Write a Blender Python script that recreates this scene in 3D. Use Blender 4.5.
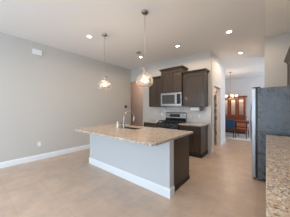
import bpy, bmesh, math, random
from mathutils import Vector, Matrix
random.seed(4)
for o in list(bpy.data.objects): bpy.data.objects.remove(o)
S = bpy.context.scene
COL = S.collection
PI = math.pi
EYE = 1.37
CZ = 3.12            # ceiling height

# ------------------------------------------------------------ camera, world, lights, exposure
cam_d = bpy.data.cameras.new('camera'); cam = bpy.data.objects.new('camera', cam_d); COL.objects.link(cam)
cam_d.sensor_width = 36; cam_d.lens = 147/290*36; cam_d.clip_start = 0.02
cam.location = (0, 0, EYE); cam.rotation_euler = (PI/2, 0, math.radians(39.45))
S.camera = cam
S.view_settings.view_transform = 'Standard'; S.view_settings.look = 'None'
S.view_settings.gamma = 1; S.view_settings.use_curve_mapping = False
S.view_settings.exposure = 0.10
W = bpy.data.worlds.new('world'); S.world = W; W.use_nodes = True
W.node_tree.nodes['Background'].inputs[0].default_value = (0.75, 0.87, 1, 1)
W.node_tree.nodes['Background'].inputs[1].default_value = 1.5
def area(loc, rot, sx, sy, power, color):
    d = bpy.data.lights.new('daylight', 'AREA'); d.shape = 'RECTANGLE'; d.size = sx; d.size_y = sy
    d.energy = power; d.color = color
    o = bpy.data.objects.new('daylight', d); COL.objects.link(o); o.location = loc; o.rotation_euler = rot
    return o
DAY = (0.57, 0.78, 1.0); WARM = (1.0, 0.80, 0.60)
area((-2.9, -3.70, 1.45), (PI/2-.15, 0, 0), 2.9, 2.3, 92, DAY)          # glazing behind the camera
area((.60, -2.3, 1.5), (PI/2-.40, 0, PI/2), 2.6, 1.6, 160, DAY)             # fill lamp at an unseen side window, added to brighten the left wall
area((2.85, 8.4, 1.35), (PI/2, 0, PI/2), 2.6, 1.9, 75, DAY)           # dining room window
P_RECESS = 34; P_PEND = 12; P_CHAND = 7

# ------------------------------------------------------------ materials
def mat(name, color, rough=0.5, metal=0.0, spec=0.5, bump=None, coat=0, emit=None):
    m = bpy.data.materials.new(name); m.use_nodes = True
    nt = m.node_tree; b = nt.nodes['Principled BSDF']
    b.inputs['Base Color'].default_value = (*color, 1); b.inputs['Roughness'].default_value = rough
    b.inputs['Metallic'].default_value = metal; b.inputs['Specular IOR Level'].default_value = spec
    b.inputs['Coat Weight'].default_value = coat
    if emit:
        b.inputs['Emission Color'].default_value = (*emit[0], 1); b.inputs['Emission Strength'].default_value = emit[1]
    tc = nt.nodes.new('ShaderNodeTexCoord')
    n = nt.nodes.new('ShaderNodeTexNoise'); n.inputs['Scale'].default_value = (bump or (30, .02))[0]; n.inputs['Detail'].default_value = 4
    nt.links.new(tc.outputs['Object'], n.inputs['Vector'])
    bp = nt.nodes.new('ShaderNodeBump'); bp.inputs['Strength'].default_value = (bump or (30, .02))[1]; bp.inputs['Distance'].default_value = .01
    nt.links.new(n.outputs['Fac'], bp.inputs['Height']); nt.links.new(bp.outputs['Normal'], b.inputs['Normal'])
    return m
def ramp(nt, pts):
    r = nt.nodes.new('ShaderNodeValToRGB'); e = r.color_ramp.elements
    while len(e) < len(pts): e.new(0.5)
    for i, (p, c) in enumerate(pts):
        e[i].position = p; e[i].color = (*c, 1)
    return r
def mix(nt, fac, a, b, mode='MIX'):
    x = nt.nodes.new('ShaderNodeMix'); x.data_type = 'RGBA'; x.blend_type = mode
    for s, v in ((0, fac), (6, a), (7, b)):
        if isinstance(v, bpy.types.NodeSocket): nt.links.new(v, x.inputs[s])
        elif isinstance(v, (int, float)): x.inputs[s].default_value = v
        else: x.inputs[s].default_value = (*v, 1)
    return x.outputs[2]
def wood(name, c1, c2, rough=.4, axis='Z', coat=.2):
    m = mat(name, c1, rough, coat=coat, spec=.35); nt = m.node_tree; b = nt.nodes['Principled BSDF']
    tc = nt.nodes.new('ShaderNodeTexCoord'); mp = nt.nodes.new('ShaderNodeMapping')
    mp.inputs['Scale'].default_value = {'Z': (30, 30, 2), 'X': (2, 30, 30)}[axis]
    n = nt.nodes.new('ShaderNodeTexNoise'); n.inputs['Scale'].default_value = 1.5; n.inputs['Detail'].default_value = 5
    nt.links.new(tc.outputs['Object'], mp.inputs[0]); nt.links.new(mp.outputs[0], n.inputs['Vector'])
    r = ramp(nt, [(.3, c1), (.7, c2)]); nt.links.new(n.outputs['Fac'], r.inputs[0])
    nt.links.new(r.outputs[0], b.inputs['Base Color'])
    return m
def granite_mat():
    m = mat('granite', (.5, .4, .3), .17, spec=.5); nt = m.node_tree; b = nt.nodes['Principled BSDF']
    tc = nt.nodes.new('ShaderNodeTexCoord').outputs['Object']
    def noise(s, d=3):
        n = nt.nodes.new('ShaderNodeTexNoise'); n.inputs['Scale'].default_value = s; n.inputs['Detail'].default_value = d
        nt.links.new(tc, n.inputs['Vector']); return n.outputs['Fac']
    r1 = ramp(nt, [(.35, (.45, .335, .235)), (.5, (.54, .41, .295)), (.65, (.61, .49, .37))]); nt.links.new(noise(45, 5), r1.inputs[0])
    v = nt.nodes.new('ShaderNodeTexVoronoi'); v.inputs['Scale'].default_value = 98; nt.links.new(tc, v.inputs['Vector'])
    r2 = ramp(nt, [(.0, (1, 1, 1)), (.30, (1, 1, 1)), (.34, (0, 0, 0)), (1, (0, 0, 0))])
    sp = nt.nodes.new('ShaderNodeSeparateColor'); nt.links.new(v.outputs['Color'], sp.inputs[0])
    r2b = ramp(nt, [(.0, (1, 1, 1)), (.16, (1, 1, 1)), (.17, (0, 0, 0))]); nt.links.new(sp.outputs[0], r2b.inputs[0])
    c = mix(nt, r2b.outputs[0], r1.outputs[0], (.19, .15, .12))
    r3b = ramp(nt, [(.0, (1, 1, 1)), (.17, (1, 1, 1)), (.18, (0, 0, 0))]); nt.links.new(sp.outputs[1], r3b.inputs[0])
    c = mix(nt, r3b.outputs[0], c, (.70, .66, .60))
    r4 = ramp(nt, [(.50, (0, 0, 0)), (.60, (1, 1, 1))]); nt.links.new(noise(26, 6), r4.inputs[0])
    c2 = mix(nt, r4.outputs[0], c, mix(nt, .55, c, (.30, .275, .26)))
    nt.links.new(c2, b.inputs['Base Color'])
    return m
def tile_mat(name, size, c1, c2, grout, mortar, rough, plane='XY', off=(0, 0, 0), stag=0, spec=.5):
    m = mat(name, c1, rough, spec=spec, bump=(6, .03)); nt = m.node_tree; b = nt.nodes['Principled BSDF']
    tc = nt.nodes.new('ShaderNodeTexCoord').outputs['Object']
    mp = nt.nodes.new('ShaderNodeMapping'); mp.inputs['Location'].default_value = off
    if plane == 'XZ': mp.inputs['Rotation'].default_value = (-PI/2, 0, 0)
    nt.links.new(tc, mp.inputs[0])
    br = nt.nodes.new('ShaderNodeTexBrick'); br.offset = stag; br.squash = 1
    br.inputs['Scale'].default_value = 1; br.inputs['Mortar Size'].default_value = mortar; br.inputs['Mortar Smooth'].default_value = .2
    br.inputs['Brick Width'].default_value = size[0]; br.inputs['Row Height'].default_value = size[1]
    br.inputs['Color1'].default_value = (*c1, 1); br.inputs['Color2'].default_value = (*c2, 1); br.inputs['Mortar'].default_value = (*grout, 1)
    nt.links.new(mp.outputs[0], br.inputs['Vector'])
    n = nt.nodes.new('ShaderNodeTexNoise'); n.inputs['Scale'].default_value = 3.5; n.inputs['Detail'].default_value = 6; n.inputs['Roughness'].default_value = .65
    nt.links.new(tc, n.inputs['Vector'])
    r = ramp(nt, [(.35, (.83, .84, .86)), (.65, (1.04, 1.02, 1.0))]); nt.links.new(n.outputs['Fac'], r.inputs[0])
    nt.links.new(mix(nt, 1.0, br.outputs['Color'], r.outputs[0], 'MULTIPLY'), b.inputs['Base Color'])
    return m
def glass_mat(name, tint=(1, 1, 1), refl=.12, rib=0, rough=.06):
    m = bpy.data.materials.new(name); m.use_nodes = True; nt = m.node_tree; nt.nodes.clear()
    out = nt.nodes.new('ShaderNodeOutputMaterial'); mx = nt.nodes.new('ShaderNodeMixShader')
    tr = nt.nodes.new('ShaderNodeBsdfTransparent'); tr.inputs[0].default_value = (*tint, 1)
    gl = nt.nodes.new('ShaderNodeBsdfGlossy'); gl.inputs['Roughness'].default_value = rough
    lw = nt.nodes.new('ShaderNodeLayerWeight'); lw.inputs['Blend'].default_value = .35
    mt = nt.nodes.new('ShaderNodeMath'); mt.operation = 'MULTIPLY_ADD'; mt.inputs[1].default_value = .6; mt.inputs[2].default_value = refl
    nt.links.new(lw.outputs['Facing'], mt.inputs[0]); nt.links.new(mt.outputs[0], mx.inputs[0])
    nt.links.new(tr.outputs[0], mx.inputs[1]); nt.links.new(gl.outputs[0], mx.inputs[2]); nt.links.new(mx.outputs[0], out.inputs[0])
    if rib:
        tc = nt.nodes.new('ShaderNodeTexCoord'); n = nt.nodes.new('ShaderNodeTexVoronoi'); n.inputs['Scale'].default_value = rib
        nt.links.new(tc.outputs['Object'], n.inputs['Vector'])
        bp = nt.nodes.new('ShaderNodeBump'); bp.inputs['Strength'].default_value = .8; bp.inputs['Distance'].default_value = .02
        nt.links.new(n.outputs['Distance'], bp.inputs['Height']); nt.links.new(bp.outputs[0], gl.inputs['Normal']); nt.links.new(bp.outputs[0], lw.inputs['Normal'])
    return m

M = dict(
    wall=mat('wall_paint', (.545, .515, .475), .75, bump=(120, .05)),
    wall_white=mat('white_wall_paint', (.76, .75, .755), .75, bump=(120, .05)),
    ceil=mat('ceiling_paint', (.82, .80, .78), .85, bump=(90, .12)),
    soffit_lit=mat('lit_soffit_paint', (.90, .87, .82), .8, bump=(90, .1)),  # lightened colour stands in for light missing on the soffit
    hall=mat('hall_paint', (.62, .56, .52), .75, bump=(120, .05)),
    white=mat('white_trim', (.82, .83, .84), .35),
    island=mat('island_paint', (.58, .58, .58), .7, bump=(120, .05)),
    floor=tile_mat('floor_tile', (.457, .457), (.62, .47, .365), (.60, .455, .352), (.535, .41, .32), .0045, .30, off=(.1, -.42, 0)),
    splash=tile_mat('backsplash_tile', (.15, .075), (.70, .665, .63), (.62, .575, .54), (.74, .72, .70), .003, .25, plane='XZ', stag=.5),
    dark=wood('espresso_wood', (.046, .030, .020), (.074, .051, .036), .38, coat=.12),
    toe=mat('toe_kick', (.025, .018, .014), .5),
    granite=granite_mat(),
    steel=mat('brushed_steel', (.44, .44, .45), .33, 1.0, bump=(200, .05)),
    dark_steel=mat('satin_steel', (.22, .22, .23), .35, 1.0),
    nickel=mat('brushed_nickel', (.42, .39, .36), .3, 1.0),
    chrome=mat('chrome', (.75, .75, .76), .12, 1.0),
    fridge=mat('black_textured_steel', (.055, .068, .085), .28, .0, .9, bump=(26, .22)),
    black=mat('black_glass', (.012, .012, .014), .12),
    smoked=mat('smoked_glass', (.06, .062, .062), .12),
    iron=mat('cast_iron', (.02, .02, .021), .5),
    cherry=wood('cherry_wood', (.20, .042, .018), (.31, .08, .034), .3),
    walnut=wood('dark_walnut', (.05, .022, .014), (.09, .04, .025), .35),
    blue=mat('blue_fabric', (.022, .075, .165), .8, bump=(300, .3)),
    salmon=mat('rust_fabric', (.50, .16, .07), .8, bump=(300, .3)),
    cream=mat('cream_lining', (.86, .80, .70), .6),
    brass=mat('aged_brass', (.55, .38, .22), .35, 1.0),
    plastic=mat('white_plastic', (.80, .80, .78), .4),
    grey=mat('grey_plastic', (.2, .19, .18), .5),
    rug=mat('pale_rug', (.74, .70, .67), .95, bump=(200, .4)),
    paper=mat('paper_towel', (.85, .85, .83), .9, bump=(200, .3)),
    red=mat('tomato_red', (.36, .07, .04), .5),
    brown=mat('brown_label', (.16, .07, .035), .5),
    tan=mat('tan_card', (.52, .36, .22), .7),
    lens=mat('lamp_lens', (1, 1, 1), .5, emit=((1, .88, .74), 14)),
    bulb=mat('lamp_bulb', (1, 1, 1), .5, emit=((1, .84, .64), 9)),
    shade=mat('frosted_shade', (.9, .85, .78), .5, emit=((1, .80, .56), 1.3)),
    glass=glass_mat('clear_glass', refl=.02), optic=glass_mat('optic_glass', (.90, .86, .80), .10, rough=.30),
)

nt = M['fridge'].node_tree; b = nt.nodes['Principled BSDF']
tc = nt.nodes.new('ShaderNodeTexCoord'); n = nt.nodes.new('ShaderNodeTexNoise'); n.inputs['Scale'].default_value = 7; n.inputs['Detail'].default_value = 7; n.inputs['Roughness'].default_value = .7
nt.links.new(tc.outputs['Object'], n.inputs['Vector']); q = ramp(nt, [(.38, (.18, .18, .18)), (.62, (.45, .45, .45))])
nt.links.new(n.outputs['Fac'], q.inputs[0]); nt.links.new(q.outputs[0], b.inputs['Roughness'])
q = ramp(nt, [(.36, (.015, .022, .032)), (.66, (.13, .15, .18))]); nt.links.new(n.outputs['Fac'], q.inputs[0]); nt.links.new(q.outputs[0], b.inputs['Base Color'])
# ------------------------------------------------------------ mesh helpers
def at(root):
    v = Vector((0, 0, 0)); o = root
    while o is not None: v += Vector(o.location); o = o.parent
    return v
class MB:
    def __init__(s): s.b = bmesh.new()
    def box(s, x0, x1, y0, y1, z0, z1, bev=0):
        r = bmesh.ops.create_cube(s.b, size=1, matrix=Matrix.Translation(((x0+x1)/2, (y0+y1)/2, (z0+z1)/2)) @ Matrix.Diagonal((abs(x1-x0), abs(y1-y0), abs(z1-z0), 1)))
        if bev:
            es = {e for v in r['verts'] for e in v.link_edges}
            bmesh.ops.bevel(s.b, geom=list(es), offset=bev, segments=2, affect='EDGES', profile=.6)
        return s
    def cone(s, p0, p1, r0, r1=None, n=16):
        p0 = Vector(p0); p1 = Vector(p1); d = p1-p0; r1 = r0 if r1 is None else r1
        mt = Matrix.Translation((p0+p1)/2) @ d.to_track_quat('Z', 'Y').to_matrix().to_4x4()
        bmesh.ops.create_cone(s.b, cap_ends=True, segments=n, radius1=max(r0, 1e-4), radius2=max(r1, 1e-4), depth=d.length, matrix=mt)
        return s
    def lathe(s, c, prof, n=24, rib=0):
        rows = []
        for r, z in prof:
            rows.append([s.b.verts.new((c[0]+r*(1-rib*(k % 2))*math.cos(2*PI*k/n), c[1]+r*(1-rib*(k % 2))*math.sin(2*PI*k/n), c[2]+z)) for k in range(n)] if r > 1e-5 else [s.b.verts.new((c[0], c[1], c[2]+z))])
        for a, b in zip(rows, rows[1:]):
            for k in range(n):
                q = [a[k % len(a)], a[(k+1) % len(a)], b[(k+1) % len(b)], b[k % len(b)]]
                u = []
                for v in q:
                    if v not in u: u.append(v)
                if len(u) > 2: s.b.faces.new(u)
        return s
    def tube(s, pts, r, n=10):
        pts = [Vector(p) for p in pts]; rows = []; ref = None
        for i, p in enumerate(pts):
            d = (pts[min(i+1, len(pts)-1)] - pts[max(i-1, 0)]).normalized()
            if ref is None: ref = d.orthogonal().normalized()
            u = (ref - d*ref.dot(d)).normalized(); ref = u; w = d.cross(u)
            rr = r[i] if isinstance(r, (list, tuple)) else r
            rows.append([s.b.verts.new(p + u*rr*math.cos(2*PI*k/n) + w*rr*math.sin(2*PI*k/n)) for k in range(n)])
        for a, b in zip(rows, rows[1:]):
            for k in range(n): s.b.faces.new((a[k], a[(k+1) % n], b[(k+1) % n], b[k]))
        s.b.faces.new(rows[0][::-1]); s.b.faces.new(rows[-1])
        return s
    def prism(s, poly, axis, a0, a1):
        def P(p, a): return {'x': (a, p[0], p[1]), 'y': (p[0], a, p[1]), 'z': (p[0], p[1], a)}[axis]
        A = [s.b.verts.new(P(p, a0)) for p in poly]; B = [s.b.verts.new(P(p, a1)) for p in poly]
        s.b.faces.new(A); s.b.faces.new(B[::-1])
        for i in range(len(poly)):
            j = (i+1) % len(poly); s.b.faces.new((A[j], A[i], B[i], B[j]))
        return s
    def build(s, name, m, parent=None, smooth=False, local=False):
        bmesh.ops.recalc_face_normals(s.b, faces=s.b.faces)
        me = bpy.data.meshes.new(name); 
        o = bpy.data.objects.new(name, me); COL.objects.link(o)
        if parent is not None:
            o.parent = parent
            if not local: bmesh.ops.translate(s.b, verts=s.b.verts, vec=-at(parent))
        s.b.to_mesh(me); s.b.free(); me.materials.append(M[m] if isinstance(m, str) else m)
        if smooth:
            for f in me.polygons: f.use_smooth = True
            try: me.set_sharp_from_angle(angle=math.radians(40))
            except Exception: pass
        return o
def tag(o, label, cat, group=None):
    o['label'] = label; o['category'] = cat
    if group: o['group'] = group
    return o
def thing(name, label, cat, loc, group=None, rz=0):
    o = bpy.data.objects.new(name, None); COL.objects.link(o); o.location = loc; o.rotation_euler.z = rz; o.empty_display_size = .1
    return tag(o, label, cat, group)
def struct(name, m, mb):
    o = mb.build(name, m); o['kind'] = 'structure'; return o
def dup(root, loc, label, rz=None):
    r = root.copy(); COL.objects.link(r); r.location = loc; r['label'] = label
    if rz is not None: r.rotation_euler.z = rz
    for ch in list(root.children):
        c = ch.copy(); COL.objects.link(c); c.parent = r
        for g in list(ch.children):
            d = g.copy(); COL.objects.link(d); d.parent = c
    return r

# ------------------------------------------------------------ the setting
XL = -4.70; XR = .66; YB = 4.70; YR = -4.0; XP = -1.286; YP = 6.71; YD = 10.12; YC = 4.55; YCF = 6.4
struct('floor', 'floor', MB().box(-7.2, 3.2, YR-.2, YD+.2, -.12, 0))
struct('ceiling', 'ceil', MB().box(-7.2, 3.2, YR-.2, YD+.2, CZ, CZ+.12))
struct('wall_left', 'wall', MB().box(XL-.15, XL, YR, YB, 0, CZ))
OX = -3.98; OZ = 2.56
w = MB(); w.box(OX, XP, YB, YB+.14, 0, CZ); w.box(XL-.15, OX, YB, YB+.14, OZ, CZ)
struct('wall_back', 'wall', w)
# hallway through the opening at the left end of the back wall
struct('wall_hall_far', 'hall', MB().box(-7, -3.2, 6.1, 6.22, 0, CZ))
struct('wall_hall_right', 'hall', MB().box(-3.4, -3.28, YB+.14, 6.1, 0, CZ))
struct('wall_hall_left', 'hall', MB().box(-7, -6.9, YB, 6.1, 0, CZ))
struct('wall_hall_near', 'hall', MB().box(-6.9, XL-.15, YB, YB+.14, 0, CZ))
# pantry wall with its doorway
p0, p1, pz = 4.97, 5.86, 2.10
w = MB(); w.box(XP-.12, XP, YB+.14, p0, 0, CZ); w.box(XP-.12, XP, p1, YP, 0, CZ); w.box(XP-.12, XP, p0, p1, pz, CZ)
struct('wall_pantry', 'wall_white', w)
struct('wall_pantry_far', 'wall_white', MB().box(-3.28, XP-.12, YP-.12, YP, 0, CZ))
# dining room
struct('wall_dining_far', 'wall_white', MB().box(-4.2, 3.1, YD, YD+.12, 0, CZ))
struct('wall_dining_left', 'wall_white', MB().box(-4.2, -4.08, YP-.12, YD, 0, CZ))
struct('wall_dining_near', 'wall_white', MB().box(-4.08, -3.28, YP-.12, YP, 0, CZ))
w = MB(); w.box(3.0, 3.12, YCF-.2, 7.0, 0, CZ); w.box(3.0, 3.12, 9.8, YD, 0, CZ); w.box(3.0, 3.12, 7.0, 9.8, 0, .35); w.box(3.0, 3.12, 7.0, 9.8, 2.35, CZ)
struct('wall_dining_right', 'wall_white', w)
w = MB()
for y in (7.0, 8.4, 9.8): w.box(3.02, 3.09, y-.04, y+.04, .35, 2.35)
for z in (.35, 1.35, 2.31): w.box(3.02, 3.09, 7.0, 9.8, z, z+.04)
struct('window_1', 'white', w)
# wall block past the refrigerator, right wall, rear wall with glazed doors
struct('wall_closet', 'wall', MB().box(-.028, 3.0, YC, YCF, 0, CZ))
w = MB(); w.box(XR, XR+.14, -1.0, YC, 0, CZ); w.box(XR, XR+.14, YR, -3.6, 0, CZ); w.box(XR, XR+.14, -3.6, -1.0, 0, .65); w.box(XR, XR+.14, -3.6, -1.0, 2.35, CZ)
struct('wall_right', 'wall', w)
w = MB()
for y in (-3.57, -2.3, -1.03): w.box(XR+.03, XR+.09, y-.03, y+.03, .65, 2.35)
for z in (.68, 2.32): w.box(XR+.03, XR+.09, -3.6, -1.0, z-.03, z+.03)
struct('fill_window', 'white', w)  # unseen window frame, added to go with the side fill lamp
struct('wall_soffit', 'soffit_lit', MB().box(-.008, XR, YR, YC, CZ-.05, CZ))
w = MB(); w.box(XL-.15, -4.4, YR-.14, YR, 0, CZ); w.box(0, XR+.14, YR-.14, YR, 0, CZ); w.box(-4.4, 0, YR-.14, YR, 2.65, CZ); w.box(-4.4, 0, YR-.14, YR, 0, .1)
struct('wall_rear', 'wall', w)
w = MB()
for x in (-4.36, -2.95, -1.5, -.04): w.box(x-.04, x+.04, YR-.1, YR-.04, .1, 2.65)
for z in (.14, 2.61): w.box(-4.4, 0, YR-.1, YR-.04, z-.04, z+.04)
struct('window_2', 'white', w)
# baseboards with an eased top edge
def bb(name, a, b, n, h=.135, t=.016, m='white'):
    a = Vector((*a, 0)); b = Vector((*b, 0)); n = Vector((*n, 0)); w = MB()
    pr = [(0, 0), (t, 0), (t, h-.03), (t*.55, h-.008), (t*.3, h), (0, h)]
    A = [w.b.verts.new(a+n*p+Vector((0, 0, z))) for p, z in pr]; B = [w.b.verts.new(b+n*p+Vector((0, 0, z))) for p, z in pr]
    w.b.faces.new(A); w.b.faces.new(B[::-1])
    for i in range(len(pr)):
        j = (i+1) % len(pr); w.b.faces.new((A[j], A[i], B[i], B[j]))
    return w
struct('baseboard_left', 'white', bb('', (XL, YR), (XL, YB), (1, 0)))
struct('baseboard_back', 'white', bb('', (OX, YB), (-3.43, YB), (0, -1)))
struct('baseboard_pantry_near', 'white', bb('', (XP, YB+.0), (XP, p0-.09), (1, 0)))
struct('baseboard_pantry', 'white', bb('', (XP, p1+.09), (XP, YP), (1, 0)))
struct('baseboard_pantry_end', 'white', bb('', (-3.2, YP), (XP+.016, YP), (0, 1)))
struct('baseboard_hall', 'white', bb('', (-6.8, 6.1), (-3.42, 6.1), (0, -1)))
struct('baseboard_dining_far', 'white', bb('', (-4.0, YD), (3, YD), (0, -1)))
struct('baseboard_closet', 'white', bb('', (-.028, 4.55), (-.028, YCF), (-1, 0)))
w = MB(); w.box(XP, XP+.02, p0-.085, p0, 0, pz+.085); w.box(XP, XP+.02, p1, p1+.085, 0, pz+.085); w.box(XP, XP+.02, p0, p1, pz, pz+.085)
struct('trim_1', 'white', w)
struct('wall_backsplash', 'splash', MB().box(-3.42, XP, YB-.012, YB, .92, 1.46))

# ------------------------------------------------------------ cabinets
def panel_front(w, h, frame=.065):
    """shaker front in x,z facing -y, back at y=0"""
    m = MB(); t = .02
    m.box(0, frame, -t, 0, 0, h); m.box(w-frame, w, -t, 0, 0, h)
    m.box(frame, w-frame, -t, 0, 0, frame); m.box(frame, w-frame, -t, 0, h-frame, h)
    m.box(frame, w-frame, -.004, 0, frame, h-frame)
    b = .005
    m.prism([(frame, -.0), (frame, -t), (frame+b, -.004), (frame+b, 0)], 'z', frame, h-frame)
    m.prism([(w-frame, -.0), (w-frame, -t), (w-frame-b, -.004), (w-frame-b, 0)], 'z', frame, h-frame)
    return m
def place_front(root, name, x, y, z, w, h, mt='dark', frame=.065):
    m = panel_front(w, h, frame); bmesh.ops.translate(m.b, verts=m.b.verts, vec=(x, y, z))
    return m.build(name, mt, root)
def crown(root, x0, x1, yf, yb, z, h=.075, out=.055, ends=(1, 1)):
    m = MB()
    steps = [(0, 0), (.3, .012), (.55, .3), (.85, .7), (1, .75), (1, 1)]
    rows = []
    for hz, o in [(0, .1), (.2, .15), (.45, .45), (.7, .85), (.75, 1), (1, 1)]:
        e = out*o
        a = x0-e*ends[0]; b = x1+e*ends[1]
        rows.append([m.b.verts.new(v) for v in ((a, yb, z+h*hz), (a, yf-e, z+h*hz), (b, yf-e, z+h*hz), (b, yb, z+h*hz))])
    for p, q in zip(rows, rows[1:]):
        for k in range(4): m.b.faces.new((p[k], p[(k+1) % 4], q[(k+1) % 4], q[k]))
    m.b.faces.new(rows[0][::-1]); m.b.faces.new(rows[-1])
    return m.build('crown_molding', 'dark', root)
def upper(name, label, x0, x1, z0, z1, yf, doors, ends, g):
    r = thing(name, label, 'cabinet', ((x0+x1)/2, YB-.014, z0), g)
    MB().box(x0, x1, yf+.02, YB-.014, z0, z1).build('cabinet_body', 'dark', r)
    n = doors; gap = .004; wd = (x1-x0-gap*(n+1))/n
    for i in range(n): place_front(r, 'door', x0+gap+i*(wd+gap), yf+.02, z0+.004, wd, z1-z0-.02)
    crown(r, x0, x1, yf, YB-.014, z1, ends=ends)
    return r
GU = 'dark wall cabinets over the kitchen counter'
upper('wall_cabinet', 'dark wall cabinet at the left end of the row, left of the microwave', -3.40, -2.815, 1.43, 2.44, 4.36, 2, (1, 0), GU)
upper('wall_cabinet', 'tall raised dark wall cabinet directly above the microwave', -2.81, -2.04, 1.90, 2.63, 4.28, 2, (1, 1), GU)
upper('wall_cabinet', 'dark wall cabinet with one wide door right of the microwave', -2.035, -1.365, 1.43, 2.44, 4.36, 1, (0, 1), GU)

def base(label, x0, x1, yf, g, nd=1, end=0):
    r = thing('base_cabinet', label, 'cabinet', ((x0+x1)/2, YB-.014, 0), g)
    MB().box(x0, x1, yf+.02, YB-.014, .1, .875).build('cabinet_body', 'dark', r)
    MB().box(x0, x1, yf+.075, YB-.02, 0, .1).build('toe_kick', 'toe', r)
    wd = (x1-x0-.004*(nd+1))/nd
    for i in range(nd): place_front(r, 'door', x0+.004+i*(wd+.004), yf+.02, .115, wd, .57)
    place_front(r, 'drawer', x0+.004, yf+.02, .70, x1-x0-.008, .16, frame=.04)
    if end:
        m = MB().box(x1, x1+.012, yf+.02, YB-.02, 0, .1).box(x0, x1+.012, yf+.02, yf+.035, 0, .085)
        m.build('base_molding', 'toe', r)
    return r
GB = 'dark base cabinets along the back wall'
base('dark base cabinet left of the range, mostly hidden behind the island', -3.42, -2.825, 4.08, GB, 1)
base('dark base cabinet with drawer and doors right of the range', -2.025, -1.375, 4.08, GB, 2, 1)
tag(MB().box(-3.44, -2.822, 4.05, YB-.013, .876, .915, .006).build('countertop', 'granite'), 'short speckled granite countertop left of the range', 'countertop')
tag(MB().box(-2.028, -1.335, 4.05, YB-.013, .876, .915, .006).build('countertop', 'granite'), 'short speckled granite countertop right of the range', 'countertop')

# ------------------------------------------------------------ range
r = thing('range', 'stainless gas range with black grates between the two base cabinets', 'stove', (-2.425, 4.66, 0))
x0, x1 = -2.812, -2.038
MB().box(x0, x1, 4.08, 4.66, .03, .90, .004).build('body', 'black', r)
MB().box(x0+.01, x1-.01, 4.05, 4.08, .20, .74, .008).build('oven_door', 'steel', r)
m = MB().box(x0+.12, x1-.12, 4.044, 4.05, .30, .60); m.build('oven_window', 'black', r)
m = MB(); m.tube([(x0+.06, 4.05, .69), (x0+.06, 4.0, .69), (x1-.06, 4.0, .69), (x1-.06, 4.05, .69)], .011); m.build('oven_handle', 'chrome', r)
MB().box(x0+.01, x1-.01, 4.055, 4.08, .04, .19, .006).build('storage_drawer', 'steel', r)
pn = MB().prism([(4.03, .77), (4.10, .77), (4.10, .905), (4.05, .905)], 'x', x0, x1).build('control_panel', 'black', r)
for i in range(5):
    x = x0+.1+i*(x1-x0-.2)/4
    MB().cone((x, 4.042, .838), (x, 4.005, .832), .021, .017).build('knob', 'steel', pn)
MB().box(x0, x1, 4.06, 4.60, .90, .915, .003).build('cooktop', 'black', r)
for i in range(3):
    a = x0+.03+i*.243; b = a+.232; m = MB(); z = .958
    for y in (4.10, 4.32, 4.55): m.box(a, b, y-.009, y+.009, z-.010, z+.010)
    for x in (a+.006, (a+b)/2, b-.006): m.box(x-.009, x+.009, 4.10, 4.55, z-.010, z+.010)
    for x in (a+.006, b-.006):
        for y in (4.11, 4.54): m.box(x-.006, x+.006, y-.006, y+.006, .915, z)
    m.build('grate', 'iron', r)
    for y in (4.20, 4.44): MB().cone(((a+b)/2, y, .914), ((a+b)/2, y, .932), .04, .034).build('burner', 'iron', r)
bg = MB().prism([(4.60, .90), (4.66, .90), (4.66, 1.22), (4.625, 1.235), (4.60, 1.20)], 'x', x0, x1).build('backguard', 'steel', r)
MB().box(x0+.004, x1-.004, 4.592, 4.60, .916, 1.045).build('backguard_lower_panel', 'black', r)
MB().box(-2.64, -2.25, 4.594, 4.60, 1.075, 1.18).build('display', 'black', bg)
for i in range(4):
    x = [-2.75, -2.69, -2.16, -2.10][i]
    MB().box(x-.014, x+.014, 4.594, 4.60, 1.11, 1.14).build('button', 'black', bg)

# ------------------------------------------------------------ microwave
r = thing('microwave', 'stainless over-the-range microwave with dark window', 'microwave', (-2.425, 4.66, 1.455))
x0, x1, z0, z1, yf = -2.805, -2.043, 1.455, 1.885, 4.27
MB().box(x0, x1, yf+.03, YB-.014, z0, z1).build('body', 'steel', r)
xd = x1-.185
m = MB().box(x0, xd, yf, yf+.03, z0, z0+.07, .003).box(x0, xd, yf, yf+.03, z1-.06, z1).box(x0, x0+.05, yf, yf+.03, z0+.07, z1-.06).box(xd-.04, xd, yf, yf+.03, z0+.07, z1-.06)
d = m.build('door', 'steel', r)
MB().box(x0+.05, xd-.04, yf+.008, yf+.03, z0+.07, z1-.06).build('window', 'smoked', d)
MB().tube([(xd-.02, yf, z1-.06), (xd-.02, yf-.035, z1-.08), (xd-.02, yf-.035, z0+.08), (xd-.02, yf, z0+.06)], .009).build('handle', 'chrome', d)
cp = MB().box(xd+.003, x1, yf, yf+.03, z0, z1, .003).build('control_panel', 'steel', r)
MB().box(xd+.025, x1-.02, yf-.003, yf, z0+.06, z1-.05).build('keypad', 'black', cp)
m = MB()
for i in range(14): m.box(x0+.04+i*.05, x0+.075+i*.05, yf-.002, yf+.01, z1-.025, z1-.015)
m.build('vent', 'grey', r)

# ------------------------------------------------------------ island
IX0, IX1 = -3.42, -1.135
r = thing('kitchen_island', 'kitchen island with pale painted half wall and dark cabinet back', 'kitchen island', ((IX0+IX1)/2, 2.2, 0))
MB().box(IX0, IX1, 1.97, 2.10, 0, .875).build('half_wall', 'island', r)
m = bb('', (IX0-.016, 1.97), (IX1+.016, 1.97), (0, -1), h=.145)
o = m.build('baseboard', 'white', r)
bb('', (IX1, 1.97), (IX1, 2.10), (1, 0), h=.145).build('baseboard', 'white', r)
bb('', (IX0, 1.97), (IX0, 2.10), (-1, 0), h=.145).build('baseboard', 'white', r)
CX1 = IX1-.03; CY1 = 2.76
m = MB().box(IX0+.02, -2.98, 2.10, CY1, .1, .875).box(-2.10, CX1-.02, 2.10, CY1, .1, .875).box(-2.98, -2.10, 2.10, CY1+0, .1, .6).box(-2.98, -2.10, 2.10, 2.12, .6, .875)
m.build('cabinet_body', 'dark', r)
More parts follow.
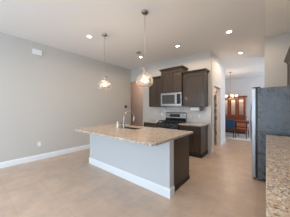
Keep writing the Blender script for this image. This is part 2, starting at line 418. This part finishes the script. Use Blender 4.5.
MB().box(CX1-.02, CX1, 2.10, CY1+.02, .06, .875).build('end_panel', 'dark', r)
MB().box(IX0, IX0+.02, 2.10, CY1+.02, .0, .875).build('end_panel', 'dark', r)
MB().box(IX0+.02, CX1-.02, 2.10, CY1-.06, 0, .1).box(CX1-.02, CX1+.012, 2.10, CY1+.02, 0, .06).build('toe_kick', 'toe', r)
n = 5; wd = (CX1-IX0-.04-.004*(n+1))/n
for i in range(n):
    f = panel_front(wd, .73); bmesh.ops.rotate(f.b, verts=f.b.verts, cent=(0, 0, 0), matrix=Matrix.Rotation(PI, 3, 'Z'))
    bmesh.ops.translate(f.b, verts=f.b.verts, vec=(IX0+.024+i*(wd+.004)+wd, CY1, .125)); f.build('door', 'dark', r)
# countertop slab with rounded near corners and a cut for the sink
X0, X1, Y0, Y1 = -3.52, -1.115, 1.52, 2.86
sx0, sx1, sy0, sy1 = -2.90, -2.18, 2.34, 2.71
def arc(cx, cy, rr, a0, a1, n=8): return [(cx+rr*math.cos(math.radians(a0+(a1-a0)*k/n)), cy+rr*math.sin(math.radians(a0+(a1-a0)*k/n))) for k in range(n+1)]
b = bmesh.new(); V = {}
def vv(x, y):
    k = (round(x, 4), round(y, 4))
    if k not in V: V[k] = b.verts.new((x, y, .876))
    return V[k]
RL, RR = .34, .10
polys = [arc(X0+RL, Y0+RL, RL, 180, 270) + [(sx0, Y0), (sx0, sy0), (sx0, sy1), (sx0, Y1), (X0, Y1)],
         [(sx1, Y0)] + arc(X1-RR, Y0+RR, RR, 270, 360) + [(X1, Y1), (sx1, Y1), (sx1, sy1), (sx1, sy0)],
         [(sx0, Y0), (sx1, Y0), (sx1, sy0), (sx0, sy0)], [(sx0, sy1), (sx1, sy1), (sx1, Y1), (sx0, Y1)]]
for p in polys: b.faces.new([vv(*q) for q in p])
ex = bmesh.ops.extrude_face_region(b, geom=b.faces[:])
bmesh.ops.translate(b, verts=[v for v in ex['geom'] if isinstance(v, bmesh.types.BMVert)], vec=(0, 0, .039))
m = MB(); m.b.free(); m.b = b
o = m.build('island_countertop', 'granite')
bv = o.modifiers.new('bevel', 'BEVEL'); bv.width = .006; bv.segments = 2; bv.limit_method = 'ANGLE'
tag(o, 'large tan speckled granite countertop with rounded corners on the island', 'countertop')
# sink
r = thing('sink', 'undermount steel sink set into the island countertop', 'sink', ((sx0+sx1)/2, (sy0+sy1)/2, .68))
m = MB(); e = .012; zt = .874; zb = .68
m.box(sx0-e, sx0, sy0-e, sy1+e, zb, zt).box(sx1, sx1+e, sy0-e, sy1+e, zb, zt).box(sx0, sx1, sy0-e, sy0, zb, zt).box(sx0, sx1, sy1, sy1+e, zb, zt).box(sx0, sx1, sy0, sy1, zb-.008, zb+.004)
m.build('basin', 'dark_steel', r)
MB().cone(((sx0+sx1)/2, (sy0+sy1)/2, zb+.004), ((sx0+sx1)/2, (sy0+sy1)/2, zb+.01), .045, .04).build('drain', 'grey', r)
# faucet
fx, fy = -2.47, 2.255; ct = .915
r = thing('faucet', 'tall gooseneck kitchen faucet beside the island sink', 'faucet', (fx, fy, ct))
MB().lathe((fx, fy, ct), [(0, 0), (.03, 0), (.03, .008), (.022, .02), (.019, .09), (.016, .10), (0, .10)]).build('base', 'nickel', r, True)
dx, dy = .075, .245; L = math.hypot(dx, dy); ux, uy = dx/L, dy/L
pts = [(fx, fy, ct+.09), (fx, fy, ct+.26)]
for k in range(1, 11):
    a = PI-PI*k/10; pts.append((fx+ux*(L/2+L/2*math.cos(a)), fy+uy*(L/2+L/2*math.cos(a)), ct+.26+.118*math.sin(a)))
MB().tube(pts, .0115, 12).build('spout', 'nickel', r, True)
tx, ty = fx+dx, fy+dy
MB().lathe((tx, ty, ct), [(0, .26), (.014, .26), (.016, .22), (.021, .175), (.020, .165), (0, .165)]).build('spray_head', 'nickel', r, True)
MB().tube([(fx+.018, fy, ct+.06), (fx+.05, fy-.005, ct+.068), (fx+.10, fy-.012, ct+.10)], [.009, .007, .006]).build('handle', 'nickel', r, True)
# soap bottles
def pump(name, label, x, y, h, rr, body, top):
    r = thing(name, label, 'soap dispenser', (x, y, ct))
    MB().lathe((x, y, ct), [(0, 0), (rr*.95, 0), (rr, .006), (rr, h*.62), (rr*.8, h*.72), (rr*.35, h*.77), (rr*.35, h*.8), (0, h*.8)]).build('bottle', body, r, True)
    m = MB(); m.cone((x, y, ct+h*.79), (x, y, ct+h*.94), .006, .006, 8); m.tube([(x, y, ct+h*.95), (x+.01, y+.02, ct+h), (x+.015, y+.045, ct+h*.96)], .006, 8)
    m.build('pump', top, r, True)
pump('soap_dispenser', 'pale soap dispenser standing left of the island faucet', -2.69, 2.255, .165, .022, 'plastic', 'chrome')
pump('soap_bottle', 'short dark soap bottle right beside the faucet base', -2.565, 2.262, .13, .024, 'grey', 'black')

# ------------------------------------------------------------ refrigerator and the run along the right wall
FY0, FY1 = 3.52, 4.44
r = thing('refrigerator', 'tall refrigerator with dark textured side and steel doors', 'refrigerator', (.23, 4.0, 0))
MB().box(-.122, .63, FY0, FY1, .03, 1.76, .006).build('body', 'fridge', r)
MB().box(-.147, -.122, FY0+.001, FY1-.001, .05, 1.755).build('gasket', 'black', r)
ym = (FY0+FY1)/2
for a, bq in ((FY0, ym-.003), (ym+.003, FY1)):
    d = MB().box(-.215, -.147, a, bq, .045, 1.758, .012).build('door', 'steel', r)
    y = bq-.05 if a == FY0 else a+.05
    pts = [(-.213, y, .62), (-.235, y, .66), (-.262, y, .85), (-.272, y, 1.1), (-.262, y, 1.35), (-.235, y, 1.54), (-.213, y, 1.58)]
    MB().tube(pts, .013, 10).build('handle', 'steel', d, True)
MB().box(-.12, .6, FY0+.03, FY1-.03, .008, .03).build('grille', 'black', r)
for x in (-.16, .55):
    for y in (FY0+.05, FY1-.05): MB().cone((x if x > 0 else -.10, y, 0), (x if x > 0 else -.10, y, .03), .025, .02).build('foot', 'black', r)
for y in (FY0+.05, FY1-.05): MB().box(-.205, -.08, y-.03, y+.03, 1.762, 1.782, .004).build('hinge_cap', 'black', r)
# cabinet over it, faces -x
r = thing('refrigerator_cabinet', 'dark wall cabinet above the refrigerator with crown molding', 'cabinet', (.65, 4.0, 1.80))
fx0 = .365
MB().box(fx0+.02, XR-.005, FY0-.01, YC-.005, 1.80, 2.36).build('cabinet_body', 'dark', r)
n = 2; L = (YC-.005-FY0+.01-.012)/n
for i in range(n):
    f = panel_front(L, .54); bmesh.ops.rotate(f.b, verts=f.b.verts, cent=(0, 0, 0), matrix=Matrix.Rotation(-PI/2, 3, 'Z'))
    bmesh.ops.translate(f.b, verts=f.b.verts, vec=(fx0+.02, FY0-.006+i*(L+.004)+L, 1.81)); f.build('door', 'dark', r)
m = MB(); rows = []
for hz, q in [(0, .1), (.2, .15), (.45, .45), (.7, .85), (.75, 1), (1, 1)]:
    e = .055*q; z = 2.36+.075*hz
    rows.append([m.b.verts.new(v) for v in ((XR-.005, FY0-.01-e, z), (fx0-e, FY0-.01-e, z), (fx0-e, YC-.005, z), (XR-.005, YC-.005, z))])
for p, q in zip(rows, rows[1:]):
    for k in range(4): m.b.faces.new((p[k], p[(k+1) % 4], q[(k+1) % 4], q[k]))
m.b.faces.new(rows[0][::-1]); m.b.faces.new(rows[-1]); m.build('crown_molding', 'dark', r)
# counter beside the camera
tag(MB().box(0.0, XR-.004, .12, 3.30, .876, .915, .006).build('countertop', 'granite'), 'long speckled granite countertop in the right foreground', 'countertop')
r0 = None
for i in range(4):
    w = .78; loc = (XR-.004, .16+i*w, 0)
    lab = ['dark base cabinet under the foreground granite counter, nearest the viewer', 'dark base cabinet under the foreground granite counter, second from the viewer',
           'dark base cabinet under the foreground granite counter, third from the viewer', 'dark base cabinet under the foreground granite counter, next to the refrigerator'][i]
    if r0 is None:
        r0 = thing('base_cabinet', lab, 'cabinet', loc, 'dark base cabinets under the foreground counter')
        MB().box(-.60, 0, 0, w-.004, .1, .875).build('cabinet_body', 'dark', r0, local=True)
        MB().box(-.53, -.02, 0, w-.004, 0, .1).build('toe_kick', 'toe', r0, local=True)
        for nm, z, h, fr, ys in (('door', .115, .57, .065, (0, 1)), ('drawer', .70, .16, .04, (None,))):
            for y in ys:
                wd = (w-.016)/2 if y is not None else w-.012
                f = panel_front(wd, h, fr); bmesh.ops.rotate(f.b, verts=f.b.verts, cent=(0, 0, 0), matrix=Matrix.Rotation(-PI/2, 3, 'Z'))
                yo = .004+wd + (0 if y is None else y*(wd+.004))
                bmesh.ops.translate(f.b, verts=f.b.verts, vec=(-.60, yo, z)); d = f.build(nm, 'dark', r0, local=True)
                ky = yo-wd/2 if y is None else (yo-.04 if y == 0 else yo-wd+.04); kz = z+h/2 if y is None else z+h-.06
                MB().lathe((0, 0, 0), [(0, 0), (.006, 0), (.006, .014), (.014, .018), (.014, .024), (0, .028)], 12).b
                k = MB().cone((-.62, ky, kz), (-.634, ky, kz), .006, .006, 10).cone((-.634, ky, kz), (-.648, ky, kz), .015, .011, 12)
                k.build('knob', 'nickel', d, local=True)
    else: dup(r0, loc, lab)

# ------------------------------------------------------------ pendants
def pendant(label, x, y, z):
    """z: centre of the glass bowl"""
    r = thing('pendant_light', label, 'pendant light', (x, y, CZ), 'glass pendant lamps over the island')
    MB().lathe((x, y, CZ), [(0, 0), (.062, 0), (.062, -.012), (.055, -.028), (.02, -.035), (0, -.035)]).build('canopy', 'nickel', r, True)
    MB().cone((x, y, CZ-.03), (x, y, z+.24), .0045, .0045, 8).build('cord', 'nickel', r)
    MB().lathe((x, y, z), [(0, .25), (.012, .25), (.022, .235), (.024, .19), (.034, .185), (.034, .165), (.022, .16), (.02, .07), (0, .07)]).build('socket', 'nickel', r, True)
    prof = [(.060, .235), (.056, .225), (.044, .20), (.042, .165), (.048, .14), (.072, .115), (.112, .09), (.140, .055), (.154, .015), (.152, -.03), (.130, -.065), (.095, -.092), (.05, -.106), (0, -.11)]
    MB().lathe((x, y, z), prof, 48, rib=.02).build('glass_shade', 'optic', r, True)
    MB().lathe((x, y, z), [(0, .072), (.011, .07), (.012, .045), (.018, .022), (.019, .008), (.012, -.004), (0, -.008)], 16).build('bulb', 'bulb', r, True)
    d = bpy.data.lights.new('bulb_light', 'POINT'); d.energy = P_PEND; d.color = WARM; d.shadow_soft_size = .05
    o = bpy.data.objects.new('bulb_light', d); COL.objects.link(o); o.location = (0, 0, z-.06-CZ); o.parent = r
pendant('glass pendant lamp over the left end of the island, the farther one', -2.95, 2.08, 1.91)
pendant('glass pendant lamp over the middle of the island, the nearer one', -1.69, 2.05, 1.86)

# ------------------------------------------------------------ recessed lights
def recess(x, y, label, k=1):
    r = thing('recessed_light', label, 'ceiling light', (x, y, CZ), 'recessed ceiling downlights')
    MB().lathe((x, y, CZ), [(.048, -.002), (.095, -.001), (.095, -.007), (.075, -.010), (.048, -.004), (.048, -.002)], 28).build('trim_ring', 'white', r, True)
    MB().lathe((x, y, CZ), [(0, -.004), (.049, -.004)], 28).build('lens', 'lens', r)
    d = bpy.data.lights.new('downlight', 'SPOT'); d.energy = P_RECESS*k; d.color = WARM; d.spot_size = math.radians(174); d.spot_blend = .35; d.shadow_soft_size = .06
    o = bpy.data.objects.new('downlight', d); COL.objects.link(o); o.location = (0, 0, -.03); o.parent = r
recess(-3.32, 1.90, 'recessed downlight in the ceiling over the left floor, left of both pendants', .2)
recess(-3.29, 3.77, 'recessed downlight in the ceiling near the dark round ceiling fitting', .6)
recess(-1.91, 3.76, 'recessed downlight in the ceiling above the raised microwave cabinet')
recess(-.65, 3.81, 'recessed downlight in the ceiling nearest the refrigerator')
recess(-.62, 5.49, 'recessed downlight in the ceiling farthest back, toward the dining room')
recess(-.65, 1.90, 'unseen fill downlight added over the aisle between island and foreground counter', .55)  # out of view, added to brighten the right side of the kitchen
recess(-.65, -.10, 'unseen fill downlight added just behind the viewpoint', .85)  # added behind the camera to lift the ceiling and soffit
recess(-2.00, -.60, 'unseen fill downlight added in the open room behind the viewpoint', .5)  # added fill, never in view
recess(-3.32, -.60, 'unseen fill downlight added close to the left wall behind the viewpoint', .1)  # weak added fill, never in view
tag(MB().lathe((-3.06, 3.40, CZ), [(0, 0), (.075, 0), (.078, -.01), (.07, -.028), (.03, -.034), (0, -.034)]).build('smoke_detector', 'nickel', smooth=True), 'small dark round fitting on the ceiling beside a downlight', 'smoke detector')

# ------------------------------------------------------------ left wall fittings
r = thing('door_chime', 'white rectangular chime box high on the left wall', 'door chime', (XL, 1.195, 2.79))
MB().box(XL, XL+.045, 1.09, 1.30, 2.79, 2.93, .008).build('cover', 'plastic', r)
m = MB()
for i in range(4): m.box(XL+.044, XL+.047, 1.13, 1.26, 2.825+i*.02, 2.832+i*.02)
m.build('grille', 'white', r)
r = thing('wall_outlet', 'white power outlet low on the left wall above the baseboard', 'outlet', (XL, 1.24, .36))
MB().box(XL, XL+.007, 1.203, 1.277, .36, .475, .002).build('plate', 'plastic', r)
for z in (.392, .442): MB().box(XL+.007, XL+.010, 1.222, 1.258, z-.016, z+.016, .001).build('socket', 'white', r)
r = thing('thermostat', 'small dark square thermostat on the left wall near the hall', 'thermostat', (XL, 4.38, 1.40))
MB().box(XL, XL+.025, 4.31, 4.45, 1.40, 1.50, .006).build('case', 'grey', r)
MB().box(XL+.025, XL+.027, 4.33, 4.43, 1.415, 1.485).build('screen', 'black', r)
# backsplash outlets
def wall_plate(x, z, label):
    r = thing('wall_outlet', label, 'outlet', (x, YB-.012, z), 'outlets in the tiled backsplash')
    MB().box(x-.037, x+.037, YB-.019, YB-.012, z, z+.115, .002).build('plate', 'plastic', r)
    for q in (.034, .081): MB().box(x-.016, x+.016, YB-.022, YB-.019, z+q-.015, z+q+.015, .001).build('socket', 'white', r)
wall_plate(-3.03, 1.10, 'white outlet on the backsplash left of the range')
wall_plate(-1.62, 1.07, 'white outlet on the backsplash under the paper towel roll')
# paper towels under the right wall cabinet
r = thing('paper_towel_holder', 'white paper towel roll in a dark holder under the right wall cabinet', 'paper towel', (-1.68, 4.53, 1.43))
MB().cone((-1.83, 4.50, 1.352), (-1.55, 4.50, 1.352), .066, n=24).build('paper_roll', 'paper', r, True)
m = MB().box(-1.86, -1.46, 4.48, 4.52, 1.422, 1.43).box(-1.55, -1.475, 4.46, 4.54, 1.30, 1.424, .01).box(-1.86, -1.832, 4.485, 4.515, 1.34, 1.424)
m.build('bracket', 'walnut', r)
# a small dish on the left counter
tag(MB().lathe((-2.93, 4.25, .915), [(0, 0), (.03, 0), (.05, .03), (.055, .05), (.05, .05), (.044, .03), (.02, .008), (0, .008)]).build('bowl', 'plastic', smooth=True), 'small white bowl on the counter just left of the range', 'bowl')

# ------------------------------------------------------------ pantry shelves and goods
r = thing('pantry_shelf', 'white shelving inside the pantry doorway', 'shelf', (-1.9, 6.4, 0))
xs0, xs1, ys0, ys1 = -2.6, XP-.13, 6.22, YP-.13
SH = [.32, .62, .90, 1.16, 1.41, 1.66, 1.92]
for z in SH: MB().box(xs0, xs1, ys0, ys1, z-.018, z).build('shelf_board', 'white', r)
for x in (xs0, xs1-.018): MB().box(x, x+.018, ys1-.02, ys1, 0, 2.1).build('upright', 'white', r)
t = thing('pantry_fill_lamp', 'small unseen fill lamp added inside the pantry', 'ceiling light', (-1.9, 5.6, CZ))  # out-of-view fixture added to brighten the pantry interior
MB().lathe((-1.9, 5.6, CZ), [(0, 0), (.12, 0), (.115, -.04), (.07, -.06), (0, -.065)]).build('diffuser', 'shade', t, True)
d = bpy.data.lights.new('pantry_fill', 'POINT'); d.energy = 26; d.color = WARM; d.shadow_soft_size = .08
o = bpy.data.objects.new('pantry_fill', d); COL.objects.link(o); o.location = (0, 0, -.16); o.parent = t
k = 0
names = {'.32': ''}
tiers = ['lowest', 'second', 'third', 'fourth', 'fifth', 'sixth', 'top']
jar = None
for ti, z in enumerate(SH):
    for xi, x in enumerate((-1.50, -1.64)):
        lab = '%s on the %s pantry shelf, %s the doorway' % (['dark red jar', 'tan jar'][(ti+xi) % 2], tiers[ti], ['nearest', 'one back from'][xi])
        mt = ['red', 'tan'][(ti+xi) % 2]
        t = thing('food_jar', lab, 'jar', (x, 6.31, z), 'jars on the pantry shelves')
        MB().lathe((x, 6.31, z), [(0, 0), (.048, 0), (.05, .01), (.05, .11), (.04, .13), (0, .13)], 16).build('jar_body', mt, t, True)
        MB().cone((x, 6.31, z+.13), (x, 6.31, z+.155), .043, .043, 16).build('lid', 'walnut', t, True)

# ------------------------------------------------------------ dining room
# china cabinet
r = thing('china_cabinet', 'tall cherry china cabinet with glass doors against the far wall', 'china cabinet', (-1.42, YD-.03, 0))
a, b_, yf, yb = -2.02, -.87, 9.66, YD-.02
MB().box(a-.02, b_+.02, yf-.04, yb, .08, .90).build('base_body', 'cherry', r)
MB().box(a, b_, yf, yb-.02, 0, .08).build('plinth', 'walnut', r)
MB().box(a-.05, b_+.05, yf-.07, yb, .90, .945, .008).build('ledge', 'cherry', r)
wd = (b_-a)/3
for i in range(3): place_front(r, 'lower_door', a+.01+i*wd, yf-.04, .12, wd-.02, .72, 'cherry')
m = MB().box(a, a+.03, yf+.04, yb, .945, 1.98).box(b_-.03, b_, yf+.04, yb, .945, 1.98).box(a, b_, yf+.04, yb, 1.95, 1.98)
m.build('upper_body', 'cherry', r)
MB().box(a+.03, b_-.03, yb-.02, yb, .945, 1.95).build('back_panel', 'cream', r)
for z in (1.22, 1.47, 1.72): MB().box(a+.03, b_-.03, yf+.08, yb-.02, z-.004, z+.004).build('shelf', 'glass', r)
for i in range(3):
    x = a+i*wd; m = MB(); f = .092
    m.box(x+.004, x+f, yf+.015, yf+.04, .955, 1.94).box(x+wd-f, x+wd-.004, yf+.015, yf+.04, .955, 1.94).box(x+f, x+wd-f, yf+.015, yf+.04, .955, 1.02).box(x+f, x+wd-f, yf+.015, yf+.04, 1.86, 1.94)
    d = m.build('glass_door', 'cherry', r); MB().box(x+f, x+wd-f, yf+.025, yf+.029, 1.02, 1.86).build('pane', 'glass', d)
m = MB(); rows = []
for hz, q in [(0, 0), (.3, .2), (.6, .7), (.8, 1), (1, 1)]:
    e = .07*q; z = 1.98+.09*hz
    rows.append([m.b.verts.new(v) for v in ((a-e, yb, z), (a-e, yf+.03-e, z), (b_+e, yf+.03-e, z), (b_+e, yb, z))])
for p, q in zip(rows, rows[1:]):
    for k in range(4): m.b.faces.new((p[k], p[(k+1) % 4], q[(k+1) % 4], q[k]))
m.b.faces.new(rows[0][::-1]); m.b.faces.new(rows[-1]); m.build('cornice', 'cherry', r)
for i in range(3):  # glowing discs and point lamps added to brighten the cabinet interior
    x = a+(i+.5)*wd
    pk = MB().cone((x, yf+.16, 1.95), (x, yf+.16, 1.935), .035, .035).build('cabinet_fill_disc', 'shade', r)
    d = bpy.data.lights.new('cabinet_fill', 'POINT'); d.energy = 2.2; d.color = (1, .86, .7); d.shadow_soft_size = .04
    o = bpy.data.objects.new('cabinet_fill', d); COL.objects.link(o); o.parent = pk; o.location = Vector((x, yf+.13, 1.86))-at(pk)
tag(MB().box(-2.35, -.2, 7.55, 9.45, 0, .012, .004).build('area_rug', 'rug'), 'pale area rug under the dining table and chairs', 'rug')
# table
r = thing('dining_table', 'reddish wood dining table in front of the china cabinet', 'table', (-1.3, 8.75, .012))
MB().box(-2.2, -.42, 8.42, 9.22, .725, .76, .008).build('tabletop', 'cherry', r)
MB().box(-2.1, -.52, 8.50, 9.14, .64, .725).build('apron', 'cherry', r)
for x in (-2.06, -.56):
    for y in (8.54, 9.10): MB().cone((x, y, .012), (x, y, .64), .022, .036, 12).build('leg', 'cherry', r)
# chairs: backs toward the camera
def chair(name, label, x, y, rz, seat_m, back_m, leg_m, framed):
    r = thing(name, label, 'chair', (x, y, .017), None, rz)
    MB().box(-.24, .24, -.22, .23, .40, .49, .025).build('seat', seat_m, r, local=True)
    fr = MB().box(-.225, .225, -.205, .215, .345, .40); fr.build('seat_frame', leg_m, r, local=True)
    for sx in (-1, 1):
        MB().tube([(sx*.20, .195, .40), (sx*.205, .20, .2), (sx*.205, .205, 0)], [.024, .02, .015], 8).build('leg', leg_m, r, local=True)
        top = (.75 if framed else .44)
        MB().tube([(sx*.215, -.26, 0), (sx*.21, -.20, .40)] + ([(sx*.215, -.215, .58), (sx*.22, -.245, top)] if framed else []), [.015, .022] + ([.027, .027] if framed else []), 8).build('leg', leg_m, r, local=True)
    if framed:
        MB().box(-.23, .23, -.262, -.225, .70, .765, .01).build('top_rail', leg_m, r, local=True)
        bk = MB().prism([(-.235, .53), (-.20, .53), (-.222, .70), (-.255, .70)], 'x', -.17, .17).build('backrest', back_m, r, local=True)
        MB().box(-.21, .21, -.24, -.205, .485, .53).build('lower_rail', leg_m, r, local=True)
    else:
        m = MB().prism([(-.25, .46), (-.17, .46), (-.20, .70), (-.225, .85), (-.265, .87), (-.305, .85), (-.28, .70)], 'x', -.255, .255)
        bk = m.build('backrest', back_m, r, local=True)
        bvm = bk.modifiers.new('bevel', 'BEVEL'); bvm.width = .02; bvm.segments = 3
    MB().box(-.20, .20, -.225, -.205, .18, .205).build('stretcher', leg_m, r, local=True)
    return r
chair('upholstered_chair', 'blue upholstered dining chair with dark legs beside the pantry wall corner', -1.40, 8.10, .12, 'blue', 'blue', 'walnut', False)
chair('wooden_chair', 'dark framed dining chair with rust padded back, right of the blue chair', -.86, 8.22, -.1, 'salmon', 'salmon', 'walnut', True)
# chandelier
cx, cy, cz = -1.32, 8.10, 1.90
r = thing('chandelier', 'five-arm brass chandelier with glowing upturned shades in the dining room', 'chandelier', (cx, cy, CZ))
MB().lathe((cx, cy, CZ), [(0, 0), (.07, 0), (.065, -.02), (.02, -.035), (0, -.035)]).build('canopy', 'brass', r, True)
MB().cone((cx, cy, CZ-.03), (cx, cy, cz+.28), .007, .007, 8).build('rod', 'brass', r)
MB().lathe((cx, cy, cz), [(0, .30), (.02, .28), (.015, .2), (.035, .1), (.02, .02), (.04, -.04), (.02, -.09), (0, -.12)]).build('hub', 'brass', r, True)
for k in range(5):
    a = 2*PI*k/5+1.316; ca, sa = math.cos(a), math.sin(a)
    P = lambda q, z: (cx+ca*q, cy+sa*q, cz+z)
    arm = MB().tube([P(.03, -.02), P(.10, -.08), P(.18, -.08), P(.235, -.03), P(.245, .02)], .008, 8).build('arm', 'brass', r, True)
    MB().lathe(P(.245, .02), [(.0, 0), (.03, 0), (.042, .02), (.052, .06), (.062, .10), (.058, .10), (.048, .06), (.036, .024), (0, .006)], 18).build('shade', 'shade', arm, True)
d = bpy.data.lights.new('chandelier_light', 'POINT'); d.energy = P_CHAND*3; d.color = WARM; d.shadow_soft_size = .2
o = bpy.data.objects.new('chandelier_light', d); COL.objects.link(o); o.location = (0, 0, cz+.28-CZ); o.parent = r
# hall ceiling light
r = thing('hall_ceiling_light', 'flush glass ceiling light in the hall behind the back wall', 'ceiling light', (-4.9, 5.5, CZ))
MB().lathe((-4.9, 5.5, CZ), [(0, 0), (.15, 0), (.15, -.02), (0, -.02)]).build('base', 'nickel', r, True)
MB().lathe((-4.9, 5.5, CZ), [(.14, -.02), (.13, -.06), (.08, -.09), (0, -.10)]).build('diffuser', 'shade', r, True)
d = bpy.data.lights.new('hall_light', 'POINT'); d.energy = 19; d.color = (1, .70, .52); d.shadow_soft_size = .12
o = bpy.data.objects.new('hall_light', d); COL.objects.link(o); o.location = (0, 0, -.22); o.parent = r
